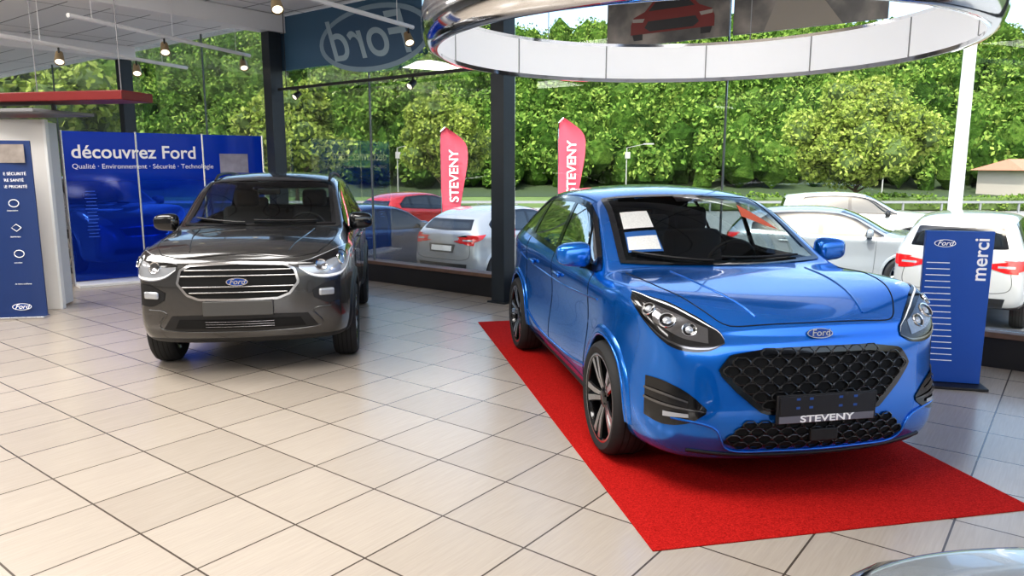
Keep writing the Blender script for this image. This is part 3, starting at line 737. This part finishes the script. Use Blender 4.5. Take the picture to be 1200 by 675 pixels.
rg=empty('ring_chandelier',(1.28,5.5,2.50))
LUM=P('ring_diffuser',(.78,.79,.80),.4,emis=(1,.99,.97),es=.26)
mb=MB(); Ri=1.82
mb.lathe([(.035,Ri),(.33,Ri)],128,0,'Z')
mb.lathe([(.33,Ri),(.355,Ri-.005),(.36,Ri+.03),(.33,Ri+.07),(.24,Ri+.10),(.12,Ri+.10),(.03,Ri+.07),(0,Ri+.03),(0,Ri-.01),(.035,Ri)],128,1,'Z')
for i in range(12):
    a=2*math.pi*i/12+.21
    mb.box((math.cos(a)*(Ri-.002),math.sin(a)*(Ri-.002),.182),(.008,.010,.295),2,Matrix.Rotation(a,3,'Z'))
for i in range(6):
    a=2*math.pi*i/6; mb.tube([(math.cos(a)*(Ri+.06),math.sin(a)*(Ri+.06),.33),(math.cos(a)*(Ri+.06),math.sin(a)*(Ri+.06),1.545)],.005,6,2)
mb.obj('ring',[LUM,CHROME,P('seam_grey',(.3,.3,.3),.4)],rg,ang=60)

def poster_mat():
    m=P('poster_print',(.1,.1,.1),.35); nt=m.node_tree; b=nt.nodes['Principled BSDF']
    tc=nt.nodes.new('ShaderNodeTexCoord'); n=nt.nodes.new('ShaderNodeTexNoise'); n.inputs['Scale'].default_value=1.6; n.inputs['Detail'].default_value=5
    r=nt.nodes.new('ShaderNodeValToRGB'); e=r.color_ramp.elements; e[0].position=.35; e[0].color=(.02,.02,.022,1); e[1].position=.7; e[1].color=(.35,.31,.27,1); x=e.new(.52); x.color=(.10,.095,.09,1)
    nt.links.new(tc.outputs['Object'],n.inputs[0]); nt.links.new(n.outputs[0],r.inputs[0]); nt.links.new(r.outputs[0],b.inputs['Base Color']); return m
ps=empty('hanging_photo_display',wp(2.9,-.25,0),WA)
rbox('photo_panel_1',(-.62,0,3.45),(1.36,.03,1.0),poster_mat(),ps,.003)
rbox('photo_panel_2',(.78,0,3.45),(1.36,.03,1.0),poster_mat(),ps,.003)
def shape(pts,mat,name,loc):
    mb=MB(); mb.add([(x,0,z) for x,z in pts],[tuple(range(len(pts)))]); return mb.obj(name,[mat],ps,loc,smooth=False)
PR=P('print_red',(.16,.012,.010),.4); PD=P('print_dark',(.015,.015,.018),.4); PG=P('print_lamp',(.3,.28,.25),.4); PK=P('print_skin',(.33,.22,.16),.5)
shape([(-.46,.04),(-.46,.14),(-.43,.21),(-.30,.26),(-.20,.36),(.18,.37),(.30,.26),(.43,.21),(.46,.14),(.46,.04)],PR,'printed_red_car',(-.55,-.018,3.02))
shape([(-.26,.26),(-.18,.34),(.16,.345),(.25,.26)],PD,'printed_windscreen',(-.55,-.020,3.02))
shape([(-.30,.10),(-.26,.16),(.26,.16),(.30,.10),(.24,.06),(-.24,.06)],PD,'printed_grille',(-.55,-.020,3.02))
for sx in(-1,1):
    shape([(sx*.44,.20),(sx*.30,.19),(sx*.32,.155),(sx*.44,.165)],PG,'printed_headlamp',(-.55,-.020,3.02))
    shape([(sx*.44,.04),(sx*.32,.04),(sx*.32,-.02),(sx*.42,-.02)],PD,'printed_tyre',(-.55,-.020,3.02))
shape([(.5,-.05),(.6,.2),(.72,.3),(.76,.5),(.88,.5),(.90,.3),(1.05,.15),(1.2,-.05)],P('print_coat',(.30,.27,.23),.5),'printed_person',(-.1,-.018,3.0))
shape([(.08*math.cos(a)+.72,.10*math.sin(a)+.58) for a in np.linspace(0,6.28,17)[:-1]],PK,'printed_face',(-.0,-.020,3.0))
mb=MB()
for x in(-1.1,-.1,.2,1.3): mb.tube([(x,0,3.94),(x,0,4.05)],.006,6)
mb.obj('hooks',[BLACKP],ps)

bn=empty('window_logo_banner',wp(-3.0,-.03,0),WA)
mb=MB(); mb.box((0,0,3.62),(3.2,.008,.82)); mb.obj('film',[P('film_blue',(.06,.14,.23),.5)],bn)
oval(bn,(.62,-.012,3.50),(math.pi/2,0,0),2.35,'oval_sign',True,P('sign_field',(.05,.11,.19),.5),P('sign_rim',(.24,.34,.42),.5),P('sign_script',(.32,.43,.50),.5),.008)

def carpet_mat():
    m=P('red_carpet_pile',(.62,.012,.012),.9); nt=m.node_tree; b=nt.nodes['Principled BSDF']
    tc=nt.nodes.new('ShaderNodeTexCoord'); n=nt.nodes.new('ShaderNodeTexNoise'); n.inputs['Scale'].default_value=150; n.inputs['Detail'].default_value=4
    r=nt.nodes.new('ShaderNodeValToRGB'); e=r.color_ramp.elements; e[0].position=.35; e[0].color=(.28,.008,.006,1); e[1].position=.68; e[1].color=(.56,.024,.020,1)
    nt.links.new(tc.outputs['Object'],n.inputs[0]); nt.links.new(n.outputs[0],r.inputs[0]); nt.links.new(r.outputs[0],b.inputs['Base Color'])
    bu=nt.nodes.new('ShaderNodeBump'); bu.inputs['Strength'].default_value=.6; bu.inputs['Distance'].default_value=.004; nt.links.new(n.outputs[0],bu.inputs['Height']); nt.links.new(bu.outputs[0],b.inputs['Normal'])
    b.inputs['Specular IOR Level'].default_value=.1
    return m
ang=math.radians(11.6); ex=Vector((math.cos(ang),math.sin(ang),0)); ey=Vector((-math.sin(ang),math.cos(ang),0))
cc=Vector((.63,3.045,0))+ex*1.02+ey*2.5
rbox('red_carpet',(cc.x,cc.y,.003),(2.04,5.0,.006),carpet_mat(),None,.002,(0,0,ang))

tt=empty('information_totem',(3.42,5.60,0),math.radians(-14))
rbox('base_plate',(0,0,.012),(.52,.30,.02),BLACKP,tt,.004)
rbox('panel',(0,0,.62),(.47,.045,1.19),SIGNB,tt,.004)
for i in range(17):
    z=.97-i*.048; w=.16+.08*(i/16)
    rbox('stripe_%d'%(i+1),(-.215+w/2,-.0235,z),(w,.002,.006),WHITETXT,tt,0)
text('greeting','merci',.145,WHITETXT,tt,(.155,-.0245,1.0),(math.pi/2,-math.pi/2,0),bold=.002)
oval(tt,(-.10,-.023,1.12),(math.pi/2,0,0),.15,'oval_logo',False,LOGO,WHITETXT,WHITETXT,.003)

pt=empty('roll_up_poster',(-5.72,8.15,0),math.radians(10))
mb=MB(); n=12; vs=[]
for i in range(n+1):
    a=-1+2*i/n
    for z in(.03,1.98): vs.append((a*.42,.06*a*a-.06,z))
for i in range(n+1):
    a=-1+2*i/n
    for z in(.03,1.98): vs.append((a*.42,.06*a*a-.04,z))
m2=2*(n+1)
fs=[(2*i,2*i+2,2*i+3,2*i+1) for i in range(n)]+[(m2+2*i,m2+2*i+1,m2+2*i+3,m2+2*i+2) for i in range(n)]
fs+=[(2*i+1,2*i+3,m2+2*i+3,m2+2*i+1) for i in range(n)]+[(2*i,m2+2*i,m2+2*i+2,2*i+2) for i in range(n)]+[(0,1,m2+1,m2),(2*n,m2+2*n,m2+2*n+1,2*n+1)]
mb.add(vs,fs); mb.obj('printed_sheet',[NAVY],pt)
rbox('foot',(0,-.02,.015),(.84,.16,.03),SILVER,pt,.006)
for i,(s,z,tx) in enumerate(((.06,1.62,'VOTRE SÉCURITÉ'),(.06,1.55,'VOTRE SANTÉ'),(.06,1.48,'NOTRE PRIORITÉ'),(.03,1.22,'distanciation'),(.03,.93,'désinfection'),(.03,.64,'entretien'),(.03,.40,'merci de votre confiance'))):
    text('line_%d'%(i+1),tx,s*.75,WHITETXT,pt,(.20,-.052,z),(math.pi/2,0,.0))
for i,z in enumerate((1.30,1.03,.74)):
    mb=MB(); pts=[(.22+.05*math.cos(a),-.055,z+.04*math.sin(a)) for a in np.linspace(0,2*math.pi,5 if i==1 else 20)]
    mb.tube(pts,.005,5,cap=False); mb.obj('icon_%d'%(i+1),[WHITETXT],pt)
rbox('photo_print',(.15,-.057,1.84),(.46,.003,.2),P('poster_photo',(.25,.22,.2),.4,noise=(8,.6)),pt,0)
oval(pt,(.19,-.056,.14),(math.pi/2,0,0),.20,'oval_logo',False,LOGO,WHITETXT,WHITETXT,.003)
pw=empty('partition_panel',(-6.2,8.62,0),math.radians(10))
rbox('board',(0,.0,1.12),(1.5,.06,2.24),P('partition_white',(.75,.73,.70),.5),pw,.005)
rbox('side_board',(.70,.22,1.12),(.05,.4,2.2),P('partition_grey',(.6,.6,.6),.5),pw,.005)
rbox('edge_strip',(.77,-.01,1.12),(.03,.09,2.24),WHITE,pw,.003)
rbox('red_pylon',(-6.75,10.55,1.05),(.24,.24,2.1),P('pylon_red',(.5,.03,.02),.4),None,.01)

def panel_mat():
    m=bpy.data.materials.new('blue_translucent_panel'); m.use_nodes=True; nt=m.node_tree; b=nt.nodes['Principled BSDF']
    o=nt.nodes['Material Output']
    b.inputs['Base Color'].default_value=(.006,.05,.40,1); b.inputs['Roughness'].default_value=.08
    b.inputs['Emission Color'].default_value=(.01,.07,.8,1); b.inputs['Emission Strength'].default_value=.06
    t=nt.nodes.new('ShaderNodeBsdfTransparent'); t.inputs[0].default_value=(.30,.50,1,1); mx=nt.nodes.new('ShaderNodeMixShader')
    tc=nt.nodes.new('ShaderNodeTexCoord'); sp=nt.nodes.new('ShaderNodeSeparateXYZ'); nt.links.new(tc.outputs['Object'],sp.inputs[0])
    mr=nt.nodes.new('ShaderNodeMapRange'); mr.inputs['From Min'].default_value=.1; mr.inputs['From Max'].default_value=.5; mr.inputs['To Min'].default_value=.75; mr.inputs['To Max'].default_value=.22
    nt.links.new(sp.outputs['Z'],mr.inputs['Value']); nt.links.new(mr.outputs[0],mx.inputs[0])
    nt.links.new(b.outputs[0],mx.inputs[1]); nt.links.new(t.outputs[0],mx.inputs[2]); nt.links.new(mx.outputs[0],o.inputs[0]); return m
A=Vector((-6.27,10.4,0)); B=Vector((-4.1,12.25,0)); dv=B-A; L=dv.length; ra=math.atan2(dv.y,dv.x)
dw=empty('blue_display_wall',A,ra)
PM=panel_mat(); k=L/3
for i in range(3):
    rbox('panel_%d'%(i+1),(k*(i+.5),0,1.13),(k-.02,.02,2.12),PM,dw,.003)
    rbox('foot_%d'%(i+1),(k*(i+.5),-.06,.02),(k-.02,.42,.04),WHITE,dw,.005)
mb=MB()
for i in range(4): mb.tube([(k*i+(.0),0,.0),(k*i,0,2.2)],.018,8)
mb.obj('posts',[SILVER],dw)
text('headline','découvrez Ford',.265,WHITETXT,dw,(.10,-.014,1.90),(math.pi/2,0,0),align='LEFT',bold=.004,sx=1.0)
text('subline','Qualité · Environnement · Sécurité · Technologie',.098,WHITETXT,dw,(.10,-.014,1.70),(math.pi/2,0,0),align='LEFT')
rbox('photo_inset',(k*2.5,-.013,1.75),(.45,.004,.3),P('inset_photo',(.35,.33,.4),.4,noise=(6,.5)),dw,0)
mb=MB()
for i in range(14):
    mb.box((.30,-.012,1.35-.05*i),(.12+.02*(i%3),.002,.008))
mb.obj('stripes',[P('stripe_light_blue',(.1,.25,.8),.4)],dw)

# ------------------------------------------------------------ exterior
mb=MB(); zz=-.62
ys_=[-40,42,57,400]
for i in range(3):
    mb.add([(-400,ys_[i],zz),(400,ys_[i],zz),(400,ys_[i+1],zz),(-400,ys_[i+1],zz)],[(0,1,2,3)],0 if i==0 else 1)
mb.obj('ground',[P('asphalt',(.24,.24,.235),.9,noise=(3,.18)),P('grass',(.09,.14,.03),.95,noise=(.8,.4))])
BARK=P('bark',(.12,.09,.06),.9,noise=(8,.4))
def leaf_cloud(n,centers,radii,size,shell=(.75,1.1)):
    k=rng.integers(0,len(centers),n); d=rng.normal(size=(n,3)); d/=np.linalg.norm(d,axis=1,keepdims=True)
    c=np.array(centers)[k]+d*(np.array(radii)[k]*rng.uniform(*shell,n))[:,None]
    a=rng.normal(size=(n,3)); a/=np.linalg.norm(a,axis=1,keepdims=True)
    b=np.cross(a,rng.normal(size=(n,3))); b/=np.linalg.norm(b,axis=1,keepdims=True)
    s=(size*rng.uniform(.6,1.3,n))[:,None]
    v=np.stack([c-a*s,c+b*s*.55,c+a*s,c-b*s*.55],1).reshape(-1,3)
    f=np.arange(4*n).reshape(n,4); return v,f
def np_obj(name,vl,fl,mats,mi=None,parent=None,smooth=False):
    V=np.concatenate(vl); F=[];o=0
    for v,f in zip(vl,fl): F+= (f+o).tolist(); o+=len(v)
    me=bpy.data.meshes.new(name); me.from_pydata(V.tolist(),[],F)
    for m in mats: me.materials.append(m)
    if smooth: me.polygons.foreach_set('use_smooth',[True]*len(me.polygons))
    return link(bpy.data.objects.new(name,me),parent)
def ico(sub):
    bm=bmesh.new(); bmesh.ops.create_icosphere(bm,subdivisions=sub,radius=1); v=np.array([q.co[:] for q in bm.verts]); f=np.array([[q.index for q in t.verts] for t in bm.faces]); bm.free(); return v,f
IV,IF=ico(2)
FOL1=foliage('leaves_light',(.17,.25,.05),(.31,.40,.09),(.46,.52,.16),.35,1.2,.3)
FOL2=foliage('leaves_forest',(.04,.09,.018),(.12,.205,.042),(.28,.36,.09),.15,.22,.5)
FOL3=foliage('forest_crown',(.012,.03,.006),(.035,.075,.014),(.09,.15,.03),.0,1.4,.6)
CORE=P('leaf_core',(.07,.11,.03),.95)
def tree(loc,rad,hgt,base,n=9000,leaf=.16):
    e=empty('deciduous_tree',(loc[0],loc[1],-.62))
    cs=[];rs=[]
    zc=(hgt+base)/2; rz=(hgt-base)/2
    for i in range(70):
        d=rng.normal(size=3); d/=np.linalg.norm(d); q=rng.uniform(.35,.85)
        cs.append((d[0]*rad*q*(1-.25*max(0,d[2])),d[1]*rad*q*(1-.25*max(0,d[2])),zc+d[2]*rz*q)); rs.append(rad*rng.uniform(.15,.28))
    v,f=leaf_cloud(n,cs,rs,leaf)
    np_obj('leaves',[v],[f],[FOL1],None,e)
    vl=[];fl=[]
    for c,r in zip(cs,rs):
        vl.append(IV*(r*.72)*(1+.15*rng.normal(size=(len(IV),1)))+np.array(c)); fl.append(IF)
    np_obj('inner_light_blocker',vl,fl,[CORE],None,e)  # dark green blobs added inside the crown to block light
    mb=MB(); mb.tube([(0,0,0),(.03,0,base*.6),(0,.02,zc)],[.14,.11,.06],10)
    for i in range(9):
        a=i*2.4; z0=base*.8+i*.1; mb.tube([(0,0,z0),(math.cos(a)*rad*.3,math.sin(a)*rad*.3,z0+.7),(math.cos(a)*rad*.6,math.sin(a)*rad*.6,z0+1.5)],[.06,.04,.02],6)
    mb.obj('trunk',[BARK],e)
tree((-3.75,41),2.9,6.4,1.35,20000,.13)
tree((19.0,41),4.0,7.3,1.1,32000,.14)
tree((-12.8,44),3.6,7.5,1.3,12000,.18)
tree((-24,38),5,9.5,1.5,12000,.22)
def hz(x,y):
    t=np.clip((y-62)/72,0,1); t=t*t*(3-2*t)
    return -.6+t*(22.0+2.0*np.sin(x*.045+1)+1.3*np.sin(x*.11)-5.0*np.exp(-((x-9)/14)**2))
nx,ny=90,40; X=np.linspace(-190,190,nx); Y=np.linspace(57,175,ny); gx,gy=np.meshgrid(X,Y); gz=hz(gx,gy)
gv=np.stack([gx,gy,gz],-1).reshape(-1,3); gf=np.array([[j*nx+i,j*nx+i+1,(j+1)*nx+i+1,(j+1)*nx+i] for j in range(ny-1) for i in range(nx-1)])
hill=empty('forested_hillside')
np_obj('hill_slope',[gv],[gf],[P('forest_floor',(.025,.045,.012),.95)],None,hill,True)
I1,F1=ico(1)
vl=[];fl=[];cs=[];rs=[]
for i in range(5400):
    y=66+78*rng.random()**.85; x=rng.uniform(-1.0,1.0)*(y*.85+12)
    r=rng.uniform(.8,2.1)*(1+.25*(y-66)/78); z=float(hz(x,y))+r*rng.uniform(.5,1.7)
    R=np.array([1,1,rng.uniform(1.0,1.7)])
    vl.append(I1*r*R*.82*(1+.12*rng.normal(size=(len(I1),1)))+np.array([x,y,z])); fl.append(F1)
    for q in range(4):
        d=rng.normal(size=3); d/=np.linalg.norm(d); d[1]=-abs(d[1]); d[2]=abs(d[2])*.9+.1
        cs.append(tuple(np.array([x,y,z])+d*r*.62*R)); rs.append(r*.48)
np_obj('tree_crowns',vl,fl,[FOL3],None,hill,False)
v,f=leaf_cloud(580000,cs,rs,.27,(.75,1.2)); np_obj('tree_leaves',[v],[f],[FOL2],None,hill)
hd=empty('hedge',(22,39.0,-.6))
cs=[(x,rng.uniform(-.25,.25),rng.uniform(.25,.6)) for x in np.linspace(-12,30,170)]; v,f=leaf_cloud(16000,cs,[.38]*len(cs),.09); np_obj('hedge_leaves',[v],[f],[FOL2],None,hd)
rbox('hedge_core',(9,0,.35),(42,.6,.68),CORE,hd,.1)
gr=empty('guard_rail',(5,37.2,-.62)); mb=MB()
mb.box((0,0,.55),(70,.05,.12),0)
for i in range(36): mb.box((-34+i*1.95,.05,.3),(.08,.08,.6),0)
mb.obj('rail_and_posts',[P('galvanised_rail',(.28,.29,.30),.5,.5)],gr)
hs=empty('house',(44,60,-.6)); mb=MB(); mb.box((0,0,1.0),(9,6,2.0),0)
mb.add([(-5,-3.4,2.0),(5,-3.4,2.0),(5,3.4,2.0),(-5,3.4,2.0),(-4,0,2.9),(4,0,2.9)],[(0,1,5,4),(2,3,4,5),(1,2,5),(3,0,4),(0,3,2,1)],1)
mb.box((-2,-3.02,1.1),(1,.05,1),2); mb.box((1.5,-3.02,1.1),(1,.05,1),2)
mb.obj('walls_and_roof',[P('render_wall',(.5,.44,.38),.8),P('roof_tiles',(.36,.17,.11),.8,noise=(6,.3)),GLAR],hs,smooth=False)
def flag(x,y,top,rot):
    e=empty('feather_flag',(x,y,-.62),rot); H=top+.62
    mb=MB(); pts=[(0,0,0),(0,0,H*.6),(.0,0,H-.25),(.03,0,H-.05),(.12,0,H)]; pts=[tuple(p) for p in resample(pts,20)]
    mb.tube(pts,.015,6); mb.obj('pole',[SILVER],e); rbox('base',(0,0,.03),(.5,.5,.06),P('concrete',(.35,.35,.34),.9),e,.01)
    L=[(0,.55),(0,H*.6),(.0,H-.25),(.03,H-.05),(.12,H)]; R=[(.35,.60),(.60,H*.6),(.68,H-.75),(.60,H-.35),(.14,H)]
    a=resample(L,24);b=resample(R,24); vs=[];m=6
    for i in range(25):
        for j in range(m+1):
            t=j/m; p=a[i]*(1-t)+b[i]*t; vs.append((p[0],.05*math.sin(t*4+p[1]*2),p[1]))
    mb=MB(); mb.add(vs,[(i*(m+1)+j,i*(m+1)+j+1,(i+1)*(m+1)+j+1,(i+1)*(m+1)+j) for i in range(24) for j in range(m)])
    mb.obj('cloth',[P('flag_red',(.58,.08,.12),.7)],e)
    text('flag_text','STEVENY',.32,WHITETXT,e,(.33,-.07,H-1.2),(math.pi/2,math.radians(-90),0),bold=.005,sx=1.0)
flag(-1.78,18.6,2.66,.15); flag(1.15,18.5,2.88,.1)
def mast(name,x,y,r,h,mat):
    e=empty(name,(x,y,-.62)); mb=MB(); mb.tube([(0,0,0),(0,0,h)],[r,r*.75],16); mb.box((0,0,.05),(r*4,r*4,.1)); mb.box((r*1.2,0,h*.86),(.35,.2,.45)); mb.tube([(0,0,h),(1.2,0,h+.25)],r*.4,8); mb.box((1.5,0,h+.27),(.7,.25,.1))
    mb.obj('post',[mat],e)
mast('street_lamp',9.85,16.4,.15,7.2,P('mast_white',(.7,.7,.69),.5))
for x,y in((-8,52),(8,52),(26,52)): mast('street_lamp',x,y,.05,3.6,P('lamp_grey',(.3,.3,.3),.5))

# ------------------------------------------------------------ light, world, camera
w=bpy.data.worlds.new('w'); scene.world=w; w.use_nodes=True; nt=w.node_tree; bg=nt.nodes['Background']
sk=nt.nodes.new('ShaderNodeTexSky'); sk.sky_type='NISHITA'; sk.sun_disc=False; sk.sun_elevation=math.radians(48); sk.sun_rotation=math.radians(200); sk.air_density=1.0; sk.dust_density=4
nt.links.new(sk.outputs[0],bg.inputs[0]); bg.inputs[1].default_value=.42
sl=bpy.data.lights.new('sun','SUN'); sl.energy=4.6; sl.angle=.01; sl.color=(1,.96,.90)
so=link(bpy.data.objects.new('sun',sl)); so.rotation_euler=Vector((.45,.55,-1.0)).to_track_quat('-Z','Y').to_euler()
for i,(s,t) in enumerate(((-6,-5.6),(-1.5,-5.6),(3.2,-5.6),(-6,-10.5),(-1.5,-10.5),(3.2,-10.5))):  # area lamps added to brighten the interior, without fixtures
    al=bpy.data.lights.new('ceiling_fill_light','AREA'); al.shape='RECTANGLE'; al.size=3.2; al.size_y=1.6; al.energy=165; al.color=(1,.97,.93)
    link(bpy.data.objects.new('ceiling_fill_light',al),None,wp(s,t,4.04),(0,0,WA))
cam=bpy.data.cameras.new('camera'); cam.lens=25.8; cam.sensor_width=36; cam.clip_end=600
co=link(bpy.data.objects.new('camera',cam)); co.location=(0,0,1.7); co.rotation_euler=(math.radians(90-9.4),0,0)
scene.camera=co
scene.view_settings.view_transform='Standard'; scene.view_settings.exposure=0.15
try: scene.view_settings.look='Medium High Contrast'
except Exception as ex: print('look',ex)
